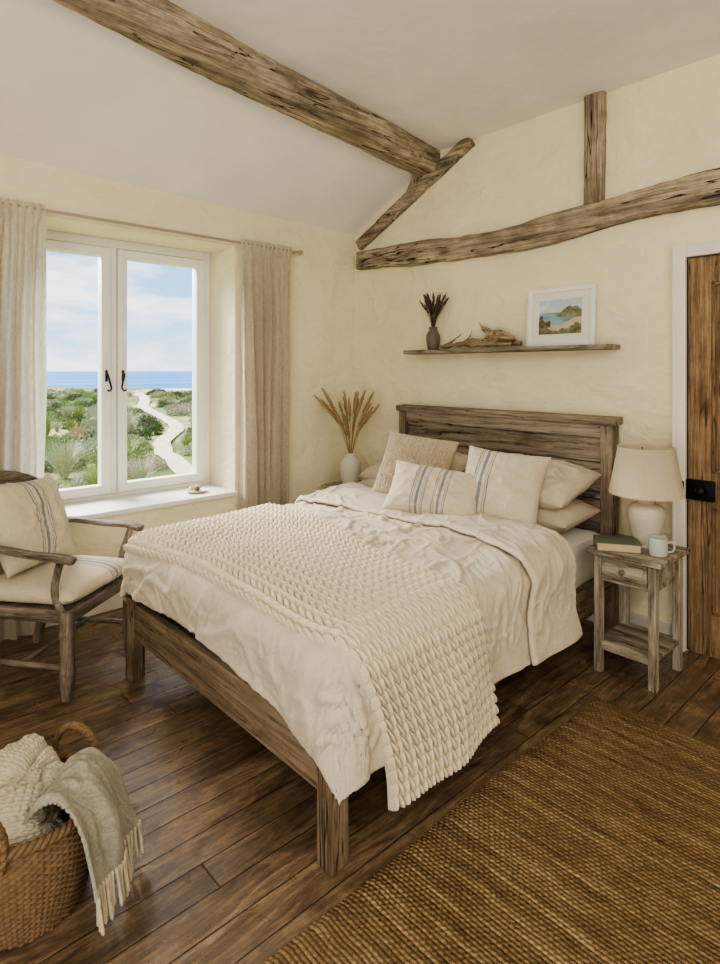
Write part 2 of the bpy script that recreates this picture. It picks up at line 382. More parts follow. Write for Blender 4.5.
# door
dr=root('door_1',(-.75,YW+.03,0),'old stripped pine panelled door with black iron rim lock','door',kind='structure')
dy0,dy1=YW+.012,YW+.055
sty=.115; pn=[]
pn.append(bx(DX0+.001,DX0+sty,dy0,dy1,.001,DZ-.001)); pn.append(bx(DX1-sty,DX1-.001,dy0,dy1,.001,DZ-.001))
xm=(DX0+DX1)/2; pn.append(bx(xm-.05,xm+.05,dy0,dy1,.2,1.98))
for z0,z1 in ((.001,.22),(.78,.96),(1.96,DZ-.001)): pn.append(bx(DX0+sty-.002,DX1-sty+.002,dy0+.001,dy1,z0,z1))
mk('door_frame_rails',cat(pn),M_door,dr)
pp=[]
for z0,z1 in ((.22,.78),(.96,1.96)):
    for a,b_ in ((DX0+sty,xm-.05),(xm+.05,DX1-sty)):
        pp.append(bx(a-.005,b_+.005,dy0+.02,dy1-.004,z0-.005,z1+.005)); 
        pp.append(bx(a+.0,a+.016,dy0+.006,dy0+.022,z0,z1,.005)); pp.append(bx(b_-.016,b_,dy0+.006,dy0+.022,z0,z1,.005))
        pp.append(bx(a,b_,dy0+.006,dy0+.022,z0,z0+.016,.005)); pp.append(bx(a,b_,dy0+.006,dy0+.022,z1-.016,z1,.005))
        pp.append(bx(a+.05,b_-.05,dy0+.010,dy0+.025,z0+.05,z1-.05,.006))
mk('door_panel',cat(pp),M_door,dr)
lkp=[bx(DX0+.0,DX0+.135,dy0-.030,dy0,.815,.92,.004),bx(DX0-.050,DX0-.004,YW-.055,YW-.026,.825,.91,.004),bx(DX0-.004,DX0+.01,dy0-.02,dy0-.005,.85,.885,.002)]
for sx_,sz_ in ((.012,.83),(.012,.905),(.123,.83),(.123,.905)): lkp.append(bx(DX0+sx_-.005,DX0+sx_+.005,dy0-.034,dy0-.028,sz_-.005,sz_+.005,.002))
mk('rim_lock',cat(lkp),M_iron,dr,label='black iron box rim lock')
kn=lathe([(0,0),(.016,0),(.012,.006),(.010,.018),(.018,.026),(.026,.040),(.024,.054),(.012,.062),(0,.063)],28); V=kn[0].copy(); V=np.stack([V[:,0]+DX0+.082,-V[:,2]+dy0-.030,V[:,1]+.868],1)
mk('door_knob',(V,kn[1]),M_iron,dr,label='round black iron door knob')
S('trim_2',cat([bx(DX0-.062,DX0,YW-.026,YW+.06,0,DZ+.065,.006),bx(DX1,DX1+.062,YW-.026,YW+.06,0,DZ+.065,.006),bx(DX0-.001,DX1+.001,YW-.026,YW+.06,DZ,DZ+.065,.006),bx(DX0-.062,DX0-.048,YW-.036,YW-.02,0,DZ+.07,.004)]),M_white,'cream painted door surround',cat_='door frame',smooth=True)
# beams
def T(name,data,mat,label): return mk(name,data,mat,label=label,cat_='timber beam',kind='structure',ang=50)
yb=np.linspace(YW-.01,YS+.02,140)
path=np.stack([-2.968+.074*(YW-yb)+.008*np.sin(yb*3),yb,3.055+.056*(YW-yb)+.006*np.sin(yb*2.2)],1)
T('trim_3',sweep(path,.112+.005*np.sin(yb*5),.094,n=44,sup=5,amp=.006,fr=7),M_beamY,'large weathered oak ceiling beam')
xb_=np.linspace(XW+.075,XE-.02,150)
sag=-.075*np.exp(-((xb_+2.5)/.75)**2)
path=np.stack([xb_,np.full_like(xb_,YW-.015),2.435+sag+.008*np.sin(xb_*4)],1)
T('trim_4',sweep(path,.050,.083+.006*np.sin(xb_*6+1),n=40,sup=5,amp=.007,fr=7,seed=3),M_beamX,'weathered horizontal oak wall beam')
T('trim_5',sweep(line((-3.74,YW-.008,2.555),(-2.57,YW-.008,3.125),50),.042,.048,n=30,sup=5,amp=.006,fr=7,seed=5),M_beamX,'weathered diagonal oak rafter on the gable wall')
T('trim_6',sweep(line((-1.675,YW-.008,2.49),(-1.665,YW-.008,3.14),40),.060,.042,n=30,sup=5,amp=.006,fr=7,seed=9,up=(0,1,0)),M_beamZ,'weathered upright oak post on the gable wall')
T('trim_7',sweep(line((-3.16,YW-.012,2.84),(-3.06,YW-.012,3.0),10),.04,.042,n=20,sup=6,amp=.004,fr=8,seed=12,up=(0,1,0)),M_beamZ,'short weathered oak strut')
# ---------------------------------------------------------------- curtains + rod
rz=2.41; rx=-3.725
rr=root('curtain_rod',(rx,1.55,rz),'slim pale metal curtain rod above the window','curtain rod')
mk('rod',sweep(line((rx,.2,rz),(rx,2.80,rz),20),.010,n=12),M_rod,rr)
for y in (.2,2.80): mk('finial',lathe([(0,-.022),(.012,-.018),(.019,0),(.012,.018),(0,.022)],16,rx,y,rz),M_rod,rr)
for y in (.3,2.755): mk('bracket',cat([sweep(line((rx,y,rz-.004),(XW+.002,y,rz-.01),6),.006,n=8),bx(XW,XW+.008,y-.015,y+.015,rz-.04,rz+.02,.003)]),M_rod,rr)
def curtain(y0,y1,folds,seed,label):
    nu,nv=260,70
    u=np.linspace(0,1,nu)[:,None]; v=np.linspace(0,1,nv)[None,:]
    z=rz+.03-(rz+.03-.012)*v
    wob=.9*vn(u*4,v*1.6,seed); ph=2*pi*folds*(u+.07*vn(u*4,v*1.2,seed+4)*np.minimum(1,v*3))
    A=(.012+.022*ss(v,0,.25))*(1+.5*vn(u*5,v*1.5,seed+8))
    x=rx+A*np.sin(ph+wob)+.008*np.sin(2.3*ph+1+v*3)+.006*vn(u*22,v*7,seed)
    x=np.where(v<.03,rx+.012+.006*np.sin(ph*2),x)
    y=y0+(y1-y0)*u+.008*np.cos(ph)*ss(v,0,.2)+.015*vn(v*3,u*2,seed)*v
    P=np.stack([x,y+0*v,z+0*u],2)
    return mk('curtain',grid(P),M_curt,label=label,cat_='curtain',group='linen window curtains',ang=None)
curtain(.42,.985,7,1,'natural linen curtain gathered beside the window behind the armchair')
curtain(2.26,2.715,6,5,'natural linen curtain gathered beside the window near the bed')
# ---------------------------------------------------------------- bed
def xc(y): return -2.14-(y-1.15)*.0933
def hs(y): return 1+(y-1.15)*.034
def sk(data):   # bed-local (u,y,z) -> room
    V,Fc=data; V=V.copy(); V[:,0]=xc(V[:,1])+V[:,0]*hs(V[:,1]); return V,Fc
bed=root('bed',(-2.25,2.25,0),'rustic reclaimed wood double bed with plank headboard','bed')
RLB,RLT=.205,.375
mk('footboard',sk(bx(-.735,.735,1.15,1.185,RLB,RLT,.006)),M_bedX,bed,label='weathered brown foot rail')
for s in (-1,1):
    hx_=.748 if s>0 else .722
    mk('leg',sk(bx(s*.748-.036,s*.748+.036,1.132,1.205,0,.40,.006)),M_bedZ,bed)
    mk('side_rail',sk(bx(s*(hx_+.010)-.015,s*(hx_+.010)+.015,1.20,3.30,RLB,RLT,.006)),M_bedY,bed)
    mk('leg',sk(bx(s*hx_-.036,s*hx_+.036,3.30,3.385,0,1.19,.006)),M_hbZ,bed,label='grey-brown headboard post')
pl=[]
zz=[.30,.55,.76,.97,1.155]
for i in range(4): pl.append(sk(bx(-.69,.714,3.325+.003*(i%2),3.36,zz[i]+.003,zz[i+1]-.003,.005)))
pl.append(sk(bx(-.69,.714,3.305,3.33,1.115,1.19,.005)))
mk('headboard',cat(pl),M_hbX,bed,label='weathered plank headboard')
mk('headboard_cap',sk(bx(-.774,.802,3.285,3.40,1.19,1.235,.006)),M_hbX,bed)
mk('bed_slat_base',sk(bx(-.72,.74,1.21,3.29,.30,.335,.003)),M_bedY,bed)
def mattress():
    V,Fc=bx(-.725,.745,1.22,3.28,.338,.595,.05); return sk((V,Fc))
mk('mattress',mattress(),M_matt,label='white mattress with fitted sheet on the bed frame',cat_='mattress')
FY=1.225; HWd=.715; TZ=.665
def drape(x0,y0,wr=1.):
    x0,y0=np.broadcast_arrays(np.asarray(x0,float),np.asarray(y0,float))
    sx=np.sign(x0); ex=np.maximum(np.abs(x0)-HWd,0); ey=np.maximum(FY-y0,0)
    A_=ex/.45+1e-9; B_=ey/.38+1e-9; kf=(np.maximum(A_,B_)/np.hypot(A_,B_))**.55
    ex=ex*kf; ey=ey*kf
    r=np.hypot(ex,ey)+1e-9; rad=.105
    L=rad*pi/2; a=np.minimum(r,L)/rad; q=np.maximum(r-L,0)
    ang=np.arctan2(ey,ex+1e-9)
    per=np.where(sx>0,y0*1.0+ang*.3,20-y0*1.0+ang*.3)+np.where(ey>0,x0*1.0,0)
    fold=(vn(per*4.2,q*1.0,3.)*.85+vn(per*8,q*1.5,8.)*.3)
    R=rad*np.sin(a)+q*.07+fold*.036*ss(q,0,.25)+.05*ss(y0,2.0,2.6)*ss(q,0,.3)*(sx>0)
    dr=rad*(1-np.cos(a))+q*.985
    bxp=sx*np.minimum(np.abs(x0),HWd)+sx*R*ex/r
    byp=np.maximum(y0,FY)-R*ey/r
    top=1-ss(r,0,.12)
    crown=.022*(1-np.clip(np.abs(x0)/HWd,0,1)**2)
    wx=x0+.15*vn(x0*2,y0*2,1.); wy=y0+.15*vn(x0*2+9,y0*2,2.)
    big=.015*vn(wx*3,wy*3,5.)
    def rg(v,p): return (1-np.sqrt(v*v+.003))**p
    rid=rg(vn(wx*7+wy*3,wy*3.5-wx*2,6.),6)*.018+rg(vn(wx*5-wy*4+31,wy*9,7.),6)*.015
    fine=rg(vn(wx*18,wy*14+wx*6,9.),5)*.0075+rg(vn(wx*13-wy*9,wy*20,19.),5)*.006
    edge_=1-ss(r,.30,.42)*.8
    n=(rid+fine-.008)*wr*edge_+big
    z=TZ-dr+crown+n*(.15+.85*top)
    out=n*(1-top)*.9
    bxp=bxp+sx*out*ex/r; byp=byp-out*ey/r
    return np.stack([xc(byp)+bxp*hs(byp),byp,z],2)
def nrm(X,Y,e=.03):
    a=drape(X+e,Y,0.)-drape(X-e,Y,0.); b_=drape(X,Y+e,0.)-drape(X,Y-e,0.)
    n=np.cross(a,b_); return n/(np.linalg.norm(n,axis=2,keepdims=True)+1e-9)
def yfoot(s): return 1.150+.17*ss(s,.6,1.25)-.03*ss(-s,.2,.8)
def yhead(s): return 2.03-.20*ss(s,-.6,.55)+.11*ss(s,.7,1.25)
# duvet
sA=np.linspace(-1.06,1.165,460)
y_head=2.76; y_back=2.33
tl=np.concatenate([np.linspace(y_back,y_head,60),np.full(10,y_head),np.linspace(y_head,FY-.29,320)])
k=np.concatenate([np.ones(60),np.linspace(1,0,12)[1:-1],np.zeros(320)])
roll=np.concatenate([np.zeros(60),np.sin(np.linspace(0,pi,10)),np.zeros(320)])
X,Y=np.meshgrid(sA,tl); K=k[:,None]+0*X; Rr=roll[:,None]
foldshift=.06*vn(X*1.5,3.3)-.12*ss(X,.3,1.1)
Y2=Y+foldshift*ss(Y,1.9,2.4)+Rr*.022
Y2=Y2-.10*ss(X,.15,.8)*(1-ss(Y2,FY-.29,FY+.25))*(K<.5)
Yb=Y2+.03*vn(X*3,1.7)*(K>.5)*(1-ss(Y,y_back,y_back+.2))
msk=ss(Yb,yfoot(X)-.02,yfoot(X)+.05)*(1-ss(Yb,yhead(X)-.05,yhead(X)+.02))*ss(X,-.93,-.85)
wr=1-.85*msk
wr=np.where(K>.5,.8,wr)
Pd=drape(X,Yb,wr)
lifts=K*(.048+.008*vn(X*4,Y*4,2.))*(1-.30*np.where((K>.99),1-ss(Y,y_back,y_back+.02),0))
Pd=Pd+nrm(X,Yb)*lifts[:,:,None]
dv=mk('duvet',grid(Pd),M_linen,label='rumpled natural linen duvet spread over the bed',cat_='duvet',ang=None)
so=dv.modifiers.new('thick','SOLIDIFY'); so.thickness=.014; so.offset=-1
# ---------------------------------------------------------------- chunky blanket
def knit(u,v,cw,rh,A,chev=.75,lo=.12):
    cu=u/cw; f=cu-np.floor(cu)-.5; au=np.abs(f)*2
    vv=v/rh-au*chev
    fv=vv-np.floor(vv)
    cx=(au-.5)*2
    h=np.sqrt(np.clip(1-np.abs(cx)**2.0,0,1))
    al=np.sqrt(np.clip(1-np.abs(2*fv-1)**2.2,0,1))*(.85+.15*fv)
    return A*h*(lo+(1-lo)*al)
nu,nv=860,430
s1=1.31; s=np.linspace(-.90,s1,nu); t=np.linspace(0,1,nv)
Sg,Tg=np.meshgrid(s,t,indexing='ij')
yf=yfoot(Sg); yh=yhead(Sg)
Yk=yf+(yh-yf)*Tg
P0=drape(Sg,Yk,.10)
N_=nrm(Sg,Yk)
width=.80; uu=Tg*width
hk=knit(uu+.003*vn(Sg*6,Tg*5),Sg+.005*vn(Sg*5,Tg*9,4.),width/15.,.043,.035,.85,.02)
bd=np.minimum(np.minimum(Tg*width,(1-Tg)*width),np.minimum(Sg+.90,s1-Sg)); ed=np.sqrt(np.clip(bd/.014,0,1))
off=(.008+hk)*ed+.003
Pk=P0+N_*off[:,:,None]
mk('chunky_knit_blanket',grid(Pk),M_knit,label='cream chunky knit wool blanket draped across the bed',cat_='blanket',ang=None)
# ---------------------------------------------------------------- pillows & cushions
def cush(w_,h_,t_,n=60,pinch=.05,seed=0.,knitp=None,wr=.008):
    u=np.sin(np.linspace(-pi/2,pi/2,n)); U,Vv=np.meshgrid(u,u,indexing='ij')
    x=w_/2*U*(1-pinch*(1-Vv**2)*np.abs(U)**2); y=h_/2*Vv*(1-pinch*(1-U**2)*np.abs(Vv)**2)
    th=t_/2*(np.clip(1-np.abs(U)**2.6,0,1)*np.clip(1-np.abs(Vv)**2.6,0,1))**.5
    out=[]
    for sg in (1,-1):
        wn=wr*(1-np.abs(vn(U*4+seed,Vv*3+sg,seed)))**2+wr*.9*(1-np.abs(vn(U*9+Vv*3,Vv*7+seed,seed+3)))**4+.8*wr*vn(U*2,Vv*2,seed+5)
        m=np.clip(th/(t_/2),0,1)
        z=sg*(th+wn*m)
        if knitp: z=z+sg*m*knit(x,y,*knitp)
        out.append(grid(np.stack([x,y,z],2)))
    return cat(out)
def place(loc,yaw,lean,roll=0):
    return Matrix.Translation(loc)@Matrix.Rotation(math.radians(yaw),4,'Z')@Matrix.Rotation(math.radians(90-lean),4,'X')@Matrix.Rotation(math.radians(roll),4,'Z')
def pil(name,loc,yaw,lean,size,mat,label,seed,roll=0,cat_='cushion',group=None,**k):
    return mk(name,cush(*size,seed=seed,**k),mat,M=place(loc,yaw,lean,roll),label=label,cat_=cat_,ang=60,weld=True,group=group)
G1='linen bed pillows'
pil('pillow',(-1.90,3.05,.70),2,88,(.70,.44,.17),M_pill,'plain linen pillow lying flat at the bottom of a stack',1,cat_='pillow',group=G1,wr=.016)
pil('pillow',(-1.90,3.06,.855),-2,74,(.70,.44,.20),M_pill,'plain linen pillow on top of another pillow by the headboard',2,cat_='pillow',group=G1,wr=.016)
pil('pillow',(-2.78,3.05,.70),0,88,(.70,.44,.15),M_pill,'plain linen pillow lying flat at the bottom of a stack',3,cat_='pillow',group=G1,wr=.016)
pil('pillow',(-2.76,3.07,.83),0,68,(.74,.44,.17),M_pill,'plain linen pillow resting on another pillow by the headboard',4,cat_='pillow',group=G1,wr=.016)
pil('cushion',(-2.55,2.82,.88),28,34,(.47,.45,.16),M_cushknit,'beige textured knit square cushion leaning on the pillows',5,roll=-7,knitp=(.038,.028,.018,.8,.0),n=220)
pil('cushion',(-1.865,2.75,.86),20,30,(.46,.44,.19),M_str1,'cream linen square cushion with blue stripes',6,roll=-5,pinch=.09,wr=.012)
pil('cushion',(-2.15,2.53,.822),26,34,(.54,.31,.17),M_str2,'cream linen lumbar cushion with blue stripes',7,roll=-7,pinch=.08,wr=.011)
# ---------------------------------------------------------------- nightstands
def nightstand(x0,x1,y0,y1,H,label):
    cx,cy=(x0+x1)/2,(y0+y1)/2
    r=root('nightstand',(cx,cy,0),label,'nightstand',group='weathered nightstands')
    mk('tabletop',cat([bx(x0,x1,y0+i*(y1-y0)/3+.001,y0+(i+1)*(y1-y0)/3-.001,H-.024,H,.004) for i in range(3)]),M_nsX,r)
    a,b_=x0+.03,x1-.03; cc,d=y0+.025,y1-.02; L=.038
    for lx in (a,b_-L):
        for ly in (cc,d-L): mk('leg',bx(lx,lx+L,ly,ly+L,0,H-.024,.004),M_nsZ,r)
    ap=H-.15
    mk('apron',cat([bx(a+L,b_-L,d-.02,d-.005,ap,H-.024,.002),bx(a+.006,a+.02,cc+L,d-L,ap,H-.024,.002),bx(b_-.02,b_-.006,cc+L,d-L,ap,H-.024,.002),bx(a+L,b_-L,cc+.006,cc+.02,ap-.002,ap+.014,.002)]),M_nsX,r)
    dw=mk('drawer',cat([bx(a+L+.003,b_-L-.003,cc-.002,cc+.016,ap+.017,H-.029,.004),bx(a+L+.018,b_-L-.018,cc-.005,cc,ap+.030,H-.042,.003),bx(a+L+.01,b_-L-.01,cc+.016,d-.03,ap+.02,H-.04,.002)]),M_nsX,r)
    kn=lathe([(0,0),(.006,0),(.006,.01),(.013,.016),(.014,.024),(.008,.03),(0,.031)],20); V=kn[0]
    kv=np.stack([V[:,0]+cx,-V[:,2]+cc-.004,V[:,1]+(ap+.016+H-.029)/2],1)-np.array(r.location)-np.array(dw.location)
    k_=mk('knob',(kv,kn[1]),M_chZ,None,origin=True); k_.parent=dw
    mk('lower_shelf',cat([bx(a+.005,b_-.005,cc+.004+i*(d-cc-.008)/3,cc+.002+(i+1)*(d-cc-.008)/3,.135,.155,.003) for i in range(3)]+[bx(a+L,b_-L,cc+.008,cc+.024,.115,.135,.002),bx(a+L,b_-L,d-.024,d-.008,.115,.135,.002)]),M_nsX,r)
    return r
nightstand(-1.44,-1.08,2.86,3.24,.61,'weathered whitewashed wooden nightstand with a drawer and lower shelf')
nightstand(-3.68,-3.30,2.96,3.32,.60,'weathered wooden nightstand holding a vase of dried grasses')
# lamp
lm=root('table_lamp',(-1.25,3.12,.61),'cream ceramic table lamp with a linen drum shade','lamp')
prof=[(0,0),(.056,0),(.060,.006),(.060,.018),(.066,.05),(.078,.095),(.087,.135),(.089,.165),(.084,.190),(.068,.208),(.050,.216),(.044,.222),(.048,.23),(.044,.238),(0,.24)]
pr=spl(prof,70); pr[:,0]+=.0007*np.sin(pr[:,1]*260); V,Fc=lathe(pr,64,-1.25,3.12,.61)
mk('lamp_base',(V,Fc),M_cer,lm,label='crackled cream ceramic base')
mk('lamp_neck',lathe([(0,.235),(.012,.235),(.012,.30),(.018,.30),(.018,.34),(0,.34)],20,-1.25,3.12,.61),M_iron,lm)
mk('lamp_shade',lathe([(.172,.262),(.1755,.262),(.1755,.271),(.1735,.273),(.1345,.488),(.1355,.490),(.1355,.50),(.1315,.50),(.1305,.490),(.170,.271),(.172,.262)],64,-1.25,3.12,.61),M_shade,lm,label='cream linen empire shade',ang=50)
mk('shade_spider',cat([sweep(line((-1.25+.132*math.cos(a),3.12+.132*math.sin(a),1.095),(-1.25,3.12,.945),6),.002,n=6) for a in (0,2.1,4.2)]),M_iron,lm)
# book
def book(loc,w_,d_,h_,rot,mat,label):
    r=root('book',loc,label,'book',rot=rot)
    mk('book_cover',cat([bx(-w_/2,w_/2,-d_/2,d_/2,0,.003,.001),bx(-w_/2,w_/2,-d_/2,d_/2,h_-.003,h_,.001),bx(w_/2-.004,w_/2,-d_/2,d_/2,0,h_,.0015)]),mat,r,local=True)
    mk('book_pages',bx(-w_/2+.005,w_/2-.003,-d_/2+.005,d_/2-.005,.003,h_-.003,.001),M_page,r,local=True,label='tan page edges')
book((-1.33,2.967,.61),.15,.205,.042,math.radians(122),M_green,'thick green hardback book with tan pages on the nightstand')
# mug
mg=root('mug',(-1.145,3.00,.61),'pale grey stoneware mug on the nightstand','mug')
mk('mug_body',lathe([(0,0),(.036,0),(.040,.004),(.042,.03),(.042,.082),(.0405,.085),(.038,.082),(.037,.012),(0,.010)],40,-1.145,3.00,.61),M_mug,mg)
hx=np.array([math.cos(.4),math.sin(.4),0])
cm=np.array([-1.145,3.0,.61]); mk('mug_handle',sweep(spl([cm+hx*.040+np.array([0,0,.066]),cm+hx*.062+np.array([0,0,.066]),cm+hx*.070+np.array([0,0,.045]),cm+hx*.060+np.array([0,0,.024]),cm+hx*.040+np.array([0,0,.02])],20),.005,n=10,up=(.4,-.9,0)),M_mug,mg)
# pampas vase
vs=root('vase',(-3.50,3.12,.60),'white ribbed ceramic vase holding dried grasses','vase')
vp=spl([(0,0),(.055,0),(.066,.01),(.076,.06),(.080,.12),(.078,.17),(.062,.205),(.045,.22),(.042,.235),(.048,.25),(.043,.25),(.036,.235),(.036,.21)],60)
vp[:,0]+=.0015*np.sin(vp[:,1]*220)
mk('vase_body',lathe(vp,48,-3.50,3.12,.60),M_cerw,vs)
def plumes(n,base,spread,h0,h1,mat,parent,name,plume=.16,pr_=.016,bristle=60,cut=None):
    for i in range(n):
        a=2*pi*i/n+random.uniform(-.3,.3); sp=spread*random.uniform(.4,1); H=random.uniform(h0,h1)
        dx,dy=math.cos(a)*sp,math.sin(a)*sp
        if cut: dy=min(dy,cut); dx=max(dx,-cut)
        b=np.array(base); top=b+np.array([dx,dy,H]); mid=b+np.array([dx*.35,dy*.35,H*.55])
        p=spl([b,mid,top],30); parts=[sweep(p,np.linspace(.0022,.0012,30),n=6)]
        L=int(30*plume/H); L=max(L,6); seg=p[30-L:]; 
        tt=np.linspace(0,1,len(seg)); parts.append(sweep(seg,pr_*.5*np.sin(pi*np.clip(tt*.92+.05,0,1))**.7+.001,n=8,amp=pr_*.25,fr=90))
        V=[];Fc=[]
        for j in range(bristle):
            q=seg[random.randrange(len(seg)-1)]; ax=seg[-1]-seg[0]; ax=ax/np.linalg.norm(ax)
            rd=rng.normal(size=3); rd-=ax*rd.dot(ax); rd/=np.linalg.norm(rd)+1e-9
            tp=q+rd*pr_*random.uniform(.6,1.1)+ax*random.uniform(.012,.03); sd=np.cross(rd,ax)*.0016
            o=len(V); V+=[q-sd,q+sd,tp]; Fc.append([o,o+1,o+2])
        parts.append((np.array(V),Fc))
        mk(name,cat(parts),mat,parent,ang=None)
plumes(24,(-3.50,3.12,.80),.31,.36,.57,M_pampas,vs,'dried_grass_stem',.22,.019,bristle=110,cut=.25)
# ---------------------------------------------------------------- wall shelf and things on it
SZ=1.648
shf=mk('wall_shelf',sweep(line((-3.08,3.36,SZ-.016),(-1.525,3.36,SZ-.016),60),.088,.015,n=20,sup=8,amp=.003,fr=10),M_shelf,label='rough driftwood plank shelf on the wall above the headboard',cat_='shelf')
fw,fh=.45,.365; fr=root('framed_picture',(-1.885,3.405,SZ),'white framed watercolour of a coastline leaning on the shelf','picture')
fr.rotation_euler=(math.radians(-4),0,0)
t=.028
mk('picture_frame',cat([bx(-fw/2,-fw/2+t,-.012,.012,0,fh,.003),bx(fw/2-t,fw/2,-.012,.012,0,fh,.003),bx(-fw/2+t-.001,fw/2-t+.001,-.012,.012,0,t,.003),bx(-fw/2+t-.001,fw/2-t+.001,-.012,.012,fh-t,fh,.003)]),M_white_w,fr,local=True)
mk('picture_mat',bx(-fw/2+t-.001,fw/2-t+.001,-.003,.008,t-.001,fh-t+.001,0),plain('mat_board',c(228,226,216),.9,0,.01,30,0),fr,local=True,smooth=False)
nx,nz=120,90; pw,ph=.285,.215
gx,gz=np.meshgrid(np.linspace(0,1,nx),np.linspace(0,1,nz),indexing='ij')
C=np.zeros((nx,nz,3)); L3=lambda *a:np.array(c(*a)[:3])
n_=fbm(gx*5,gz*4,1.,4)*.5
C[:]=L3(190,204,212); C=C+(np.clip(n_,0,1)[:,:,None])*(L3(238,236,228)-C)
sea=(gz<.62); C[sea]=(L3(140,164,176)*(1+.25*fbm(gx*6,gz*25,2.)[:,:,None]))[sea]
hl=.62+.16*ss(gx,.45,.75)-.10*ss(gx,.85,1.)+.03*fbm(gx*10,0.*gx,4.); hm=(gx>.40)&(gz<hl)&(gz>.52-.15*(gx-.4))
C[hm]=(L3(128,132,104)*(1+.35*fbm(gx*12,gz*12,5.)[:,:,None]))[hm]
bl=.38-.22*np.sin(gx*3.0+.3)+.04*fbm(gx*5,gz*0+1,3.); bm_=(gz<bl+.12); C[bm_]=(L3(200,188,158)*(1+.12*fbm(gx*9,gz*9,6.)[:,:,None]))[bm_]
gm=(gz<bl-.05+.06*fbm(gx*9,gz*3,8.)); C[gm]=(L3(122,124,94)*(1+.4*fbm(gx*14,gz*14,7.)[:,:,None]))[gm]
rm=(gx<.28)&(gz<.5+.1*fbm(gx*14,gz*2,3.)-.6*gx)&(gz>.2); C[rm]=(L3(112,98,86)*(1+.4*fbm(gx*14,gz*14,7.)[:,:,None]))[rm]
Pp=np.stack([(gx-.5)*pw,np.full_like(gx,-.0045),fh/2+(gz-.5)*ph],2)
mk('painting',grid(Pp),vcol('watercolour_paint',.85),fr,local=True,cols=np.clip(C.reshape(-1,3),0,1),label='watercolour of a headland, sea and sandy bay',ang=None)
lv=root('small_vase',(-2.87,3.37,SZ),'small dark stone vase holding dried lavender','vase')
mk('vase_body',lathe(spl([(0,0),(.032,0),(.040,.01),(.050,.06),(.050,.10),(.036,.135),(.028,.15),(.034,.165),(.029,.165),(.023,.15)],40),32,-2.87,3.37,SZ),M_vase,lv)
plumes(40,(-2.87,3.37,SZ+.12),.12,.20,.30,M_lav,lv,'lavender_stem',.09,.011,bristle=30,cut=.07)
# driftwood
B=lambda x,y,z:(x,3.37+y,SZ+z)
def br(pts,r0,r1,seed,n=30): 
    p=spl([B(*q) for q in pts],n); tt=np.linspace(0,1,n)
    rr_=(r0+(r1-r0)*tt)*(.55+.45*np.sin(pi*np.clip(tt*.9+.08,0,1))**.5)
    return sweep(p,rr_,rr_*.8,n=16,amp=min(r0*.4,.010),fr=22,seed=seed)
dw=[br([(-2.80,0,.020),(-2.62,.0,.034),(-2.45,-.01,.030),(-2.28,.0,.032),(-2.14,.01,.026)],.020,.024,1,50),
    br([(-2.60,0,.035),(-2.50,-.02,.055),(-2.40,-.01,.048),(-2.28,-.02,.068),(-2.15,-.03,.045)],.018,.022,4,40),
    br([(-2.30,-.01,.045),(-2.37,.0,.10),(-2.44,.0,.145),(-2.47,.01,.185)],.030,.006,6),
    br([(-2.40,-.01,.05),(-2.34,-.01,.105),(-2.27,.0,.10),(-2.18,-.01,.06)],.022,.014,8),
    br([(-2.74,0,.03),(-2.66,.01,.08),(-2.60,.01,.115)],.011,.004,9),
    br([(-2.60,0,.04),(-2.55,.01,.08),(-2.53,.01,.125)],.011,.004,13),
    br([(-2.50,-.03,.02),(-2.34,-.05,.028),(-2.18,-.04,.022)],.018,.014,11)]
mk('driftwood',cat(dw),M_drift,label='gnarled bleached driftwood branch on the shelf',cat_='driftwood',ang=None)
# shells on the sill
sp=root('shell_dish',(-3.93,2.03,.628),'small shallow dish with shells on the window sill','dish')
mk('dish',lathe([(0,0),(.05,0),(.075,.014),(.078,.018),(.072,.017),(.05,.006),(0,.005)],32,-3.93,2.03,.628),M_cer,sp)
for i,(a,b_) in enumerate(((-.02,.02),(.025,-.01),(-.01,-.03))):
    u=np.linspace(0,1,30); 
    mk('shell',sweep(np.stack([-3.93+a+.03*(u-.5),2.03+b_+.01*np.sin(u*6),.652+.006*np.sin(u*3)],1),.018*np.sin(pi*np.clip(u*.9+.05,0,1))*(1+.12*np.sin(u*60)),n=14),M_drift if i==1 else M_shell,sp)
# ---------------------------------------------------------------- armchair
ch=root('armchair',(-3.255,.915,0),'weathered wooden armchair with striped linen seat pad','chair',rot=math.radians(127.7))
def cm_(n,d,m,**k): return mk(n,d,m,ch,local=True,**k)
for s in (-1,1):
    z=np.linspace(0,.40,40); r_=.022+.005*ss(z,0,.1)+.004*(np.exp(-((z-.12)/.012)**2)+np.exp(-((z-.30)/.012)**2))
    cm_('leg',sweep(np.stack([np.full_like(z,s*.255),np.full_like(z,-.245),z],1),r_,n=20,sup=4,up=(0,1,0)),M_chZ)
    cm_('leg',sweep(spl([(s*.24,.30,0),(s*.245,.255,.2),(s*.25,.235,.42),(s*.25,.27,.68),(s*.245,.330,.89)],40),.022,.018,n=18,sup=5,up=(1,0,0)),M_chZ,label='rear leg rising into the back post')
    cm_('armrest',sweep(spl([(s*.255,.275,.655),(s*.275,.12,.675),(s*.29,-.08,.66),(s*.295,-.22,.655),(s*.285,-.30,.64)],40),np.interp(np.linspace(0,1,40),[0,.3,.85,.95,1],[.022,.026,.038,.036,.02]),.014,n=18,sup=3),M_chY)
    cm_('arm_support',sweep(spl([(s*.262,-.225,.39),(s*.268,-.19,.48),(s*.285,-.215,.58),(s*.29,-.24,.65)],24),.017,n=14),M_chZ)
    cm_('stretcher',sweep(line((s*.255,-.24,.14),(s*.243,.27,.14),14),.012,.014,n=12),M_chY)
    cm_('seat_rail',sweep(line((s*.255,-.25,.375),(s*.25,.235,.375),12),.014,.030,n=16,sup=6),M_chY)
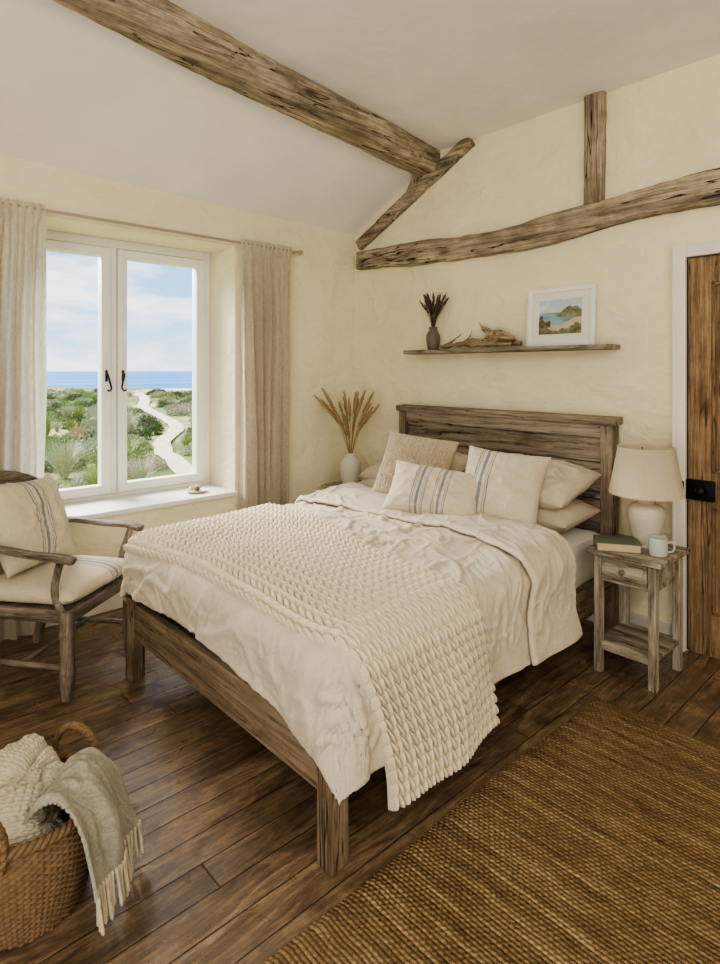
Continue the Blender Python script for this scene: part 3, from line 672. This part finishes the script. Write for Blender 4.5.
cm_('stretcher',sweep(line((-.25,0,.14),(.25,0,.14),14),.012,.014,n=12),M_chX)
cm_('seat_rail',sweep(line((-.255,-.25,.375),(.255,-.25,.375),12),.014,.030,n=16,sup=6),M_chX)
cm_('seat_rail',sweep(line((-.25,.24,.375),(.25,.24,.375),12),.014,.030,n=16,sup=6),M_chX)
cm_('seat',bx(-.25,.25,-.245,.235,.385,.40,.003),M_chX)
cm_('crest_rail',sweep(spl([(-.29,.320,.865),(-.23,.338,.895),(-.12,.358,.930),(0,.365,.944),(.12,.358,.930),(.23,.338,.895),(.29,.320,.865)],60),.013,np.interp(np.linspace(0,1,60),[0,.06,.2,.5,.8,.94,1],[.010,.020,.028,.036,.028,.020,.010]),n=18,sup=3),M_chX,label='curved top rail of the chair back')
for x in (-.15,-.05,.05,.15):
    cm_('back_slat',sweep(spl([(x,.24,.39),(x,.26,.62),(x,.35,.905)],16),.018,.007,n=12,sup=4,up=(0,1,0)),M_chZ)
def pad(w_,d_,h_):
    n=50; u=np.linspace(-1,1,n); U,Vv=np.meshgrid(u,u,indexing='ij'); out=[]
    edge=(np.clip(1-np.abs(U)**7,0,1)*np.clip(1-np.abs(Vv)**7,0,1))**.5
    for sg in (1,-1):
        z=sg*(h_/2*edge*(.78+.22*(1-U**2)*(1-Vv**2)))+.004*vn(U*3,Vv*3,sg)*edge
        out.append(grid(np.stack([U*w_/2,Vv*d_/2,z],2)))
    return cat(out)
V,Fc=pad(.54,.53,.115)
sc_=mk('seat_cushion',(V,Fc),M_str4,ch,local=True,origin=False,weld=True,ang=60,label='cream seat pad with blue stripes'); sc_.location=(0,-.01,.455)
Mc=Matrix.Translation((-3.255,.915,0))@Matrix.Rotation(math.radians(127.7),4,'Z')@Matrix.Translation((.02,.155,.72))@Matrix.Rotation(math.radians(70),4,'X')@Matrix.Rotation(math.radians(-4),4,'Z')
mk('cushion',cush(.47,.45,.17,seed=11,wr=.011),M_str3,M=Mc,weld=True,ang=60,label='cream linen cushion with blue stripes on the armchair',cat_='cushion')
# ---------------------------------------------------------------- basket
fwd=np.array([-SA,CA,0]); rgt=np.array([CA,SA,0])
BX,BY=-1.885,.445
bk=root('wicker_basket',(BX,BY,0),'round brown woven wicker basket with loop handles','basket')
nz_,na=150,340; zt=np.linspace(0,1,nz_)[:,None]; a=np.linspace(0,2*pi,na,endpoint=False)[None,:]
def brad(t): return .150+.052*np.sin(np.clip(t,0,1)*pi*.62)-.004*t
rows=34; stakes=40
wv=np.sin(a*stakes+np.floor(zt*rows)*pi)*np.abs(np.sin(zt*rows*pi))**.6
R_=brad(zt)+.0045*wv+.003*np.abs(np.sin(zt*rows*pi))+.002*vn(a*6,zt*9)
P=np.stack([BX+R_*np.cos(a),BY+R_*np.sin(a),.004+.276*zt+.0025*vn(a*5,zt*4,3.)],2)
Ri=brad(zt)-.012; Pi_=np.stack([BX+Ri*np.cos(a),BY+Ri*np.sin(a),.004+.276*zt+0*a],2)
cap=np.stack([BX+np.array([[0.],[1.]])*brad(0)*np.cos(a),BY+np.array([[0.],[1.]])*brad(0)*np.sin(a),.006+0*np.array([[0.],[1.]])*a],2)
mk('basket_body',cat([grid(P,cv=True),grid(Pi_,cv=True),grid(cap,cv=True)]),M_wick,bk,ang=None)
th=np.linspace(0,2*pi,260,endpoint=False); rim=[]
for k_ in range(3):
    ph=th*22+k_*2*pi/3
    rim.append(sweep(np.stack([BX+(.196+.009*np.cos(ph))*np.cos(th),BY+(.196+.009*np.cos(ph))*np.sin(th),.282+.009*np.sin(ph)],1),.0075,n=8,closed=True))
mk('basket_rim',cat(rim),M_wick,bk,ang=None)
for dirv,ww in ((fwd*.95+rgt*.30,.074),(-fwd*.97-rgt*.02,.062)):
    dirv=dirv/np.linalg.norm(dirv); sd=np.array([-dirv[1],dirv[0],0]); b0=np.array([BX,BY,0])+dirv*.196
    ctr=spl([b0-sd*ww+np.array([0,0,.25]),b0-sd*ww*1.05+np.array([0,0,.32]),b0-sd*ww*.6+np.array([0,0,.37]),b0+np.array([0,0,.385]),b0+sd*ww*.6+np.array([0,0,.37]),b0+sd*ww*1.05+np.array([0,0,.32]),b0+sd*ww+np.array([0,0,.25])],90)
    ph=np.linspace(0,2*pi*11,90); hp=[]
    for k_ in range(2):
        hp.append(sweep(ctr+np.stack([dirv[0]*.006*np.cos(ph+k_*pi),dirv[1]*.006*np.cos(ph+k_*pi),.006*np.sin(ph+k_*pi)],1),.0075,n=8,up=dirv))
    mk('basket_handle',cat(hp),M_wick,bk,ang=None)
def lump(cx,cy,cz_,rx_,ry_,rz_,seed,rot):
    nu,nv=240,160; u=np.linspace(0,2*pi,nu,endpoint=False)[:,None]; v=np.linspace(.02,pi-.02,nv)[None,:]
    f=1+.12*np.sin(3*v+1.5*np.sin(u+seed))+.12*vn(np.cos(u)*1.6+seed,np.sin(u)*1.6,v*1.2)
    crease=(1-np.abs(vn(np.cos(u)*1.3+seed,np.sin(u)*1.3+v,v*1.6+seed)))**7*.22
    f=f-crease
    x=np.cos(u)*np.sin(v)*f; y=np.sin(u)*np.sin(v)*f; z=np.cos(v)*f
    hk=knit(u*.16,v*.17,.0335,.026,.014,.8)*np.sin(v)**.3
    nn=np.stack([x,y,z],2); nn/=np.linalg.norm(nn,axis=2,keepdims=True)
    P=np.stack([x*rx_,y*ry_,z*rz_],2)+nn*hk[:,:,None]
    P=np.stack([P[:,:,2]*rx_/rz_,P[:,:,1],P[:,:,0]*rz_/rx_],2)
    cr,sr=math.cos(rot),math.sin(rot)
    P=np.stack([cx+P[:,:,0]*cr-P[:,:,1]*sr,cy+P[:,:,0]*sr+P[:,:,1]*cr,cz_+P[:,:,2]],2)
    return grid(P,cu=True)
cb=np.array([BX,BY]); k1=cb-rgt[:2]*.03+fwd[:2]*.075; k2=cb-rgt[:2]*.035-fwd[:2]*.06
M_kn2=fabric('sage_cream_knit',c(202,193,170),c(180,172,149),200,.4)
mk('knit_throw',lump(k1[0],k1[1],.265,.115,.095,.125,1.3,.7),M_kn2,label='folded cream knit throw stuffed in the basket',cat_='throw',ang=None,group='knit throws in the basket')
mk('knit_throw',lump(k2[0],k2[1],.235,.125,.105,.10,4.7,1.2),M_kn2,label='folded cream knit throw stuffed in the basket near its handle',cat_='throw',ang=None,group='knit throws in the basket')
# draped throw with fringe
dd=rgt*.985+fwd*.05; dd/=np.linalg.norm(dd); ds=np.array([-dd[1],dd[0],0])
rt=root('fringed_throw',(BX+dd[0]*.25,BY+dd[1]*.25,0),'sage grey woven throw with cream fringe hanging over the basket rim','throw')
nu,nv=120,80; path=spl([(.08,.315),(.11,.365),(.155,.378),(.20,.348),(.24,.28),(.262,.20),(.275,.125)],nu)
q=np.linspace(-1,1,nv)[None,:]; rho=path[:,0:1]; zz_=path[:,1:2]; tt=np.linspace(0,1,nu)[:,None]
half=.102+.045*tt
fold=.016*np.sin(q*6+1+tt*1.5)*ss(tt,.1,.9)+.010*vn(q*5,tt*4,2.)
rho2=rho+fold-.02*q**2; z2=zz_+.010*np.sin(q*5)*(1-tt)+.008*vn(q*6+3,tt*6,5.)-.02*q**2*(1-tt)
ofs=q*half-.012
wev=.0016*np.sin(tt*nu*1.1)*np.sin(q*nv*1.1)
cen=np.array([BX,BY,0])
P=cen+dd*rho2[:,:,None]+ds*ofs[:,:,None]; P=P+np.array([0,0,1])*(z2+wev)[:,:,None]
t_=mk('throw_cloth',grid(P),M_throw,rt,ang=None); so=t_.modifiers.new('t','SOLIDIFY'); so.thickness=.009
frg=[]
for i in range(28):
    j=int(i*(nv-1)/27); b0=P[-1,j]
    e_=b0+dd*random.uniform(.0,.02)+ds*random.uniform(-.010,.010); e_[2]=max(.008,b0[2]-random.uniform(.085,.105))
    m_=(b0+e_)/2+ds*random.uniform(-.005,.005)
    p=spl([b0+np.array([0,0,.006]),m_,e_],12); frg.append(sweep(p,np.interp(np.linspace(0,1,12),[0,.12,.2,.9,1],[.003,.006,.004,.0055,.002]),n=7,up=dd))
mk('fringe',cat(frg),M_fringe,rt,kind='stuff',ang=None,label='cream twisted fringe')
# ---------------------------------------------------------------- rug
gx,gy=np.meshgrid(np.linspace(-1.28,1.0,80),np.linspace(-1.0,2.65,120),indexing='ij')
wx=gx+.006*vn(gx*0+1,gy*5)*(gx<-1.27); wy=gy+.006*vn(gx*5,gy*0+2)*(gy>2.64)
bdr=np.minimum(np.minimum(gx+1.28,1.0-gx),np.minimum(2.65-gy,gy+1.0)); zt_=.003+.010*np.sqrt(np.clip(bdr/.02,0,1))
mk('rug',grid(np.stack([wx,wy,zt_],2)),M_rug,label='golden brown woven jute area rug beside the bed',cat_='rug',ang=None)
# ---------------------------------------------------------------- exterior
def dist_path(x,y,pts):
    dmin=np.full(np.shape(x),1e9)
    for i in range(0,len(pts)-1):
        a=pts[i];b_=pts[i+1]; ab=b_-a; t=np.clip(((x-a[0])*ab[0]+(y-a[1])*ab[1])/(ab@ab),0,1)
        dmin=np.minimum(dmin,np.hypot(x-a[0]-t*ab[0],y-a[1]-t*ab[1]))
    return dmin
PP=[np.array(gp(px,py,-.15)) for px,py in ((206,496),(192,478),(174,463),(163,451),(164,442),(172,435),(176,429),(170,422),(160,416),(150,410),(143,405),(145,401),(143,398),(136,395)) ]
PPs=spl(PP,160)
def th_(x,y):
    d=-SA*x+CA*y
    z=-.15-.10*ss(d,14,30)+.30*ss(d,34,50)*(.4+1.8*vn(x*.07,y*.07,2.))+.34*vn(x*.12,y*.12,4.)*ss(d,20,44)+.04*vn(x*.6,y*.6)*(1-ss(d,10,40))
    return z-14*ss(d,56,88)
gx,gy=np.meshgrid(-4.4-np.linspace(0,1,230)**1.7*110,-25+np.linspace(0,1,260)*110,indexing='ij')
gz=th_(gx,gy); n1=fbm(gx*.35,gy*.35,1.,5); n2=fbm(gx*2.2,gy*2.2,3.,3)
sand=L3(214,196,156); gr1=L3(98,112,56); gr2=L3(152,148,94)
dd_=-SA*gx+CA*gy
mg_=ss(n1,-.6,.7)[:,:,None]; C=gr1*(1-mg_)+gr2*mg_
sm=ss(n1+.5*n2,-.1,.6)*ss(dd_,18,34); C=C*(1-sm[:,:,None])+sand*sm[:,:,None]
C=C*(1+.3*n2[:,:,None])
mk('garden_ground',grid(np.stack([gx,gy,gz],2)),vcol('grass_and_sand',1.),label='grassy sand dunes rolling down to the sea',cat_='ground',cols=np.clip(C.reshape(-1,3),.01,1),ang=None,origin=False,kind='structure')
pd=np.gradient(PPs,axis=0); pd/=np.linalg.norm(pd,axis=1,keepdims=True); pn_=np.stack([-pd[:,1],pd[:,0]],1)
dist=(-SA*PPs[:,0]+CA*PPs[:,1]); wd=.13+.004*dist
rowsP=[]
for q in np.linspace(-1,1,9):
    pt=PPs+pn_*(q*wd*(1+.15*vn(np.arange(160)*.3,q*2)))[:,None]; rowsP.append(np.stack([pt[:,0],pt[:,1],th_(PPs[:,0],PPs[:,1])+.03+.001*dist],1))
mk('garden_path',grid(np.array(rowsP)),plain('pale_sand_path',c(202,186,154),.95,0,.15,3,.2),label='pale sandy footpath winding through the garden',cat_='path',ang=None)
m,nt,b=newmat('sea_water',.25,.5)
sv=coord(nt,(.02,.004,1),False); n=noi(nt,sv,1.,4,.6)
setc(nt,b,'Base Color',ramp(nt,n,[(.35,c(34,98,158)),(.65,c(64,138,186))])); b.inputs['Specular IOR Level'].default_value=.05; b.inputs['Roughness'].default_value=.8
mk('sea',(np.array([(-40,-2500,-8.),(-40,4000,-8.),(-4500,6000,-8.),(-4500,-2500,-8.)]),[[0,1,2,3]]),m,label='calm blue sea stretching to the horizon',cat_='sea',smooth=False,kind='structure')
def leafmat(name,a,b2):
    m,nt,b=newmat(name,.7,.2)
    n=noi(nt,coord(nt),14.,3,.7); setc(nt,b,'Base Color',ramp(nt,n,[(.3,a),(.7,b2)])); return m
LM=[leafmat('leaf_dark',c(52,70,34),c(98,120,60)),leafmat('leaf_mid',c(90,112,52),c(160,174,94)),leafmat('leaf_silver',c(122,130,98),c(188,190,150)),leafmat('leaf_bloom',c(112,120,66),c(212,178,150))]
def bush(n,leaf):
    v=rng.normal(size=(n,3)); v/=np.linalg.norm(v,axis=1,keepdims=True); v[:,2]=np.abs(v[:,2])*1.0-.12
    rad=(rng.uniform(.55,1.,n)+.16*vn(v[:,0]*2.5,v[:,1]*2.5,v[:,2]*2.5+rng.uniform(0,9)))[:,None]; p=v*rad
    V=[];Fc=[]
    for i in range(n):
        a_=rng.normal(size=3)+v[i]; a_/=np.linalg.norm(a_); b_=np.cross(a_,rng.normal(size=3)); b_/=np.linalg.norm(b_)
        o=len(V); V+=[p[i],p[i]+a_*leaf*.5+b_*leaf*.28,p[i]+a_*leaf,p[i]+a_*leaf*.5-b_*leaf*.28]; Fc.append([o,o+1,o+2,o+3])
    return np.array(V),Fc
def tuft(n):
    V=[];Fc=[]
    for i in range(n):
        a_=rng.uniform(0,2*pi); sp=rng.uniform(.15,1.0); h=rng.uniform(.6,1.); w_=.024
        d_=np.array([math.cos(a_),math.sin(a_),0]); s_=np.array([-d_[1],d_[0],0])*w_
        o=len(V)
        for k_,t_ in enumerate((0,.35,.7,1.)):
            p=d_*(.06+sp*t_**1.5)+np.array([0,0,h*(t_*1.25-.45*sp*t_**2.4)]); ww=1-t_*.9
            V+=[p-s_*ww,p+s_*ww]
            if k_: Fc.append([o+2*k_-2,o+2*k_-1,o+2*k_+1,o+2*k_])
    return np.array(V),Fc
def mesh_only(name,data,mat):
    me=bpy.data.meshes.new(name); me.from_pydata(data[0].tolist(),[],data[1]); me.update(); me.materials.append(mat); return me
BM=[mesh_only('shrub',bush(1100,.15),LM[i]) for i in (0,1,2,3)]+[mesh_only('shrub',bush(1300,.12),LM[1])]
TM=[mesh_only('grass_tuft',tuft(170),LM[i]) for i in (1,2)]
def outp(name,me,x,y,s,sz,label,cat_,grp):
    o=bpy.data.objects.new(name,me); o.location=(x,y,float(th_(np.array(x),np.array(y)))-.03); o.rotation_euler=(0,0,random.uniform(0,6)); o.scale=(s,s,sz); COL.objects.link(o); tag(o,label,cat_,group=grp)
LB=['rounded dark green garden shrub','rounded bright green garden shrub','silvery green coastal shrub','pink flowering garden shrub','dense bright green shrub']
def tuftat(x,y,s,sz,i): outp('ornamental_grass',TM[i],x,y,s,sz,('spiky green' if i==0 else 'silvery spiky')+' ornamental grass clump','grass','ornamental grasses in the garden')
placed=[]; tries=0
for px,d,s,i in ((64,9.0,.50,1),(96,8.0,.36,0),(140,8.6,.36,1),(124,10.4,.42,0)):
    x,y=gp(px,370+F*1.6/d,-.1); placed.append((x,y,s)); tuftat(x,y,s,s*1.35,i)
while len(placed)<225 and tries<14000:
    tries+=1
    px=random.uniform(25,222); d=7.8+32*random.random()**1.4; py=370+F*1.6/d
    x,y=gp(px,py,-.1)
    if x>-5.3: continue
    s=random.uniform(.17,.40)*(1+.022*d)
    if dist_path(np.array(x),np.array(y),PPs)<.14+.005*d+s*.85: continue
    if any(math.hypot(x-a,y-b_)<(s+r)*.76 for a,b_,r in placed): continue
    placed.append((x,y,s))
    if random.random()<.14 and d<24: tuftat(x,y,s*1.1,s*1.4,random.randrange(2))
    else:
        i=random.choice((0,0,0,1,2,2,3,4)); outp('shrub',BM[i],x,y,s,s*random.uniform(.85,1.3)*(1. if d<18 else .7),LB[i],'shrub','garden shrubs')
# ---------------------------------------------------------------- world & lights
wd_=bpy.data.worlds.new('World'); bpy.context.scene.world=wd_; wd_.use_nodes=True; nt=wd_.node_tree
bg=nt.nodes['Background']; tc=nd(nt,'ShaderNodeTexCoord').outputs['Generated']; z=nd(nt,'ShaderNodeSeparateXYZ',{0:tc}).outputs[2]
sky=ramp(nt,z,[(0.,c(200,224,240)),(.10,c(146,194,234)),(.35,c(104,162,222)),(1.,c(80,130,205))])
mp=nd(nt,'ShaderNodeMapping',{'Vector':tc,'Scale':(3.2,3.2,11.),'Location':(.7,.2,.4)}).outputs[0]
cl=ramp(nt,nd(nt,'ShaderNodeTexNoise',{'Vector':mp,'Scale':1.5,'Detail':7.,'Roughness':.55}).outputs[0],[(.47,g(0)),(.62,g(1))])
skc=mixc(nt,cl,sky,c(250,250,250))
nt.links.new(skc,bg.inputs[0]); bg.inputs[1].default_value=2.0
def light(t,name,loc,tgt,energy,col,**k):
    l=bpy.data.lights.new(name,t); l.energy=energy; l.color=col
    for a,b_ in k.items(): setattr(l,a,b_)
    o=bpy.data.objects.new(name,l); o.location=loc; COL.objects.link(o)
    o.rotation_euler=(Vector(tgt)-Vector(loc)).to_track_quat('-Z','Y').to_euler(); return o
light('SUN','sun_light',(-9,.2,5.2),(-1.5,2.1,0.2),14.,(1.,.96,.90),angle=math.radians(44))
light('AREA','room_fill_light',(.9,-1.5,2.9),(-2.3,2.2,.6),46,(1.,.95,.88),shape='RECTANGLE',size=1.8,size_y=1.4)
light('AREA','room_fill_light',(1.6,1.0,2.5),(-2.6,2.0,.9),24,(1.,.95,.87),shape='RECTANGLE',size=1.4,size_y=1.4)
light('AREA','ceiling_bounce_light',(-.2,-1.2,.9),(-1.4,1.6,3.3),38,(1.,.96,.90),shape='RECTANGLE',size=1.6,size_y=1.6)
# ---------------------------------------------------------------- camera
cam=bpy.data.cameras.new('camera'); co=bpy.data.objects.new('camera',cam); COL.objects.link(co)
co.location=(0,0,HC); co.rotation_euler=(pi/2,0,math.atan2(SA,CA))
cam.sensor_fit='HORIZONTAL'; cam.sensor_width=36; cam.lens=F/720*36; cam.shift_y=-112/720; cam.clip_end=10000; cam.clip_start=.05
bpy.context.scene.camera=co
vs_=bpy.context.scene.view_settings
vs_.view_transform='AgX'; vs_.look='AgX - Medium High Contrast'; vs_.exposure=.3
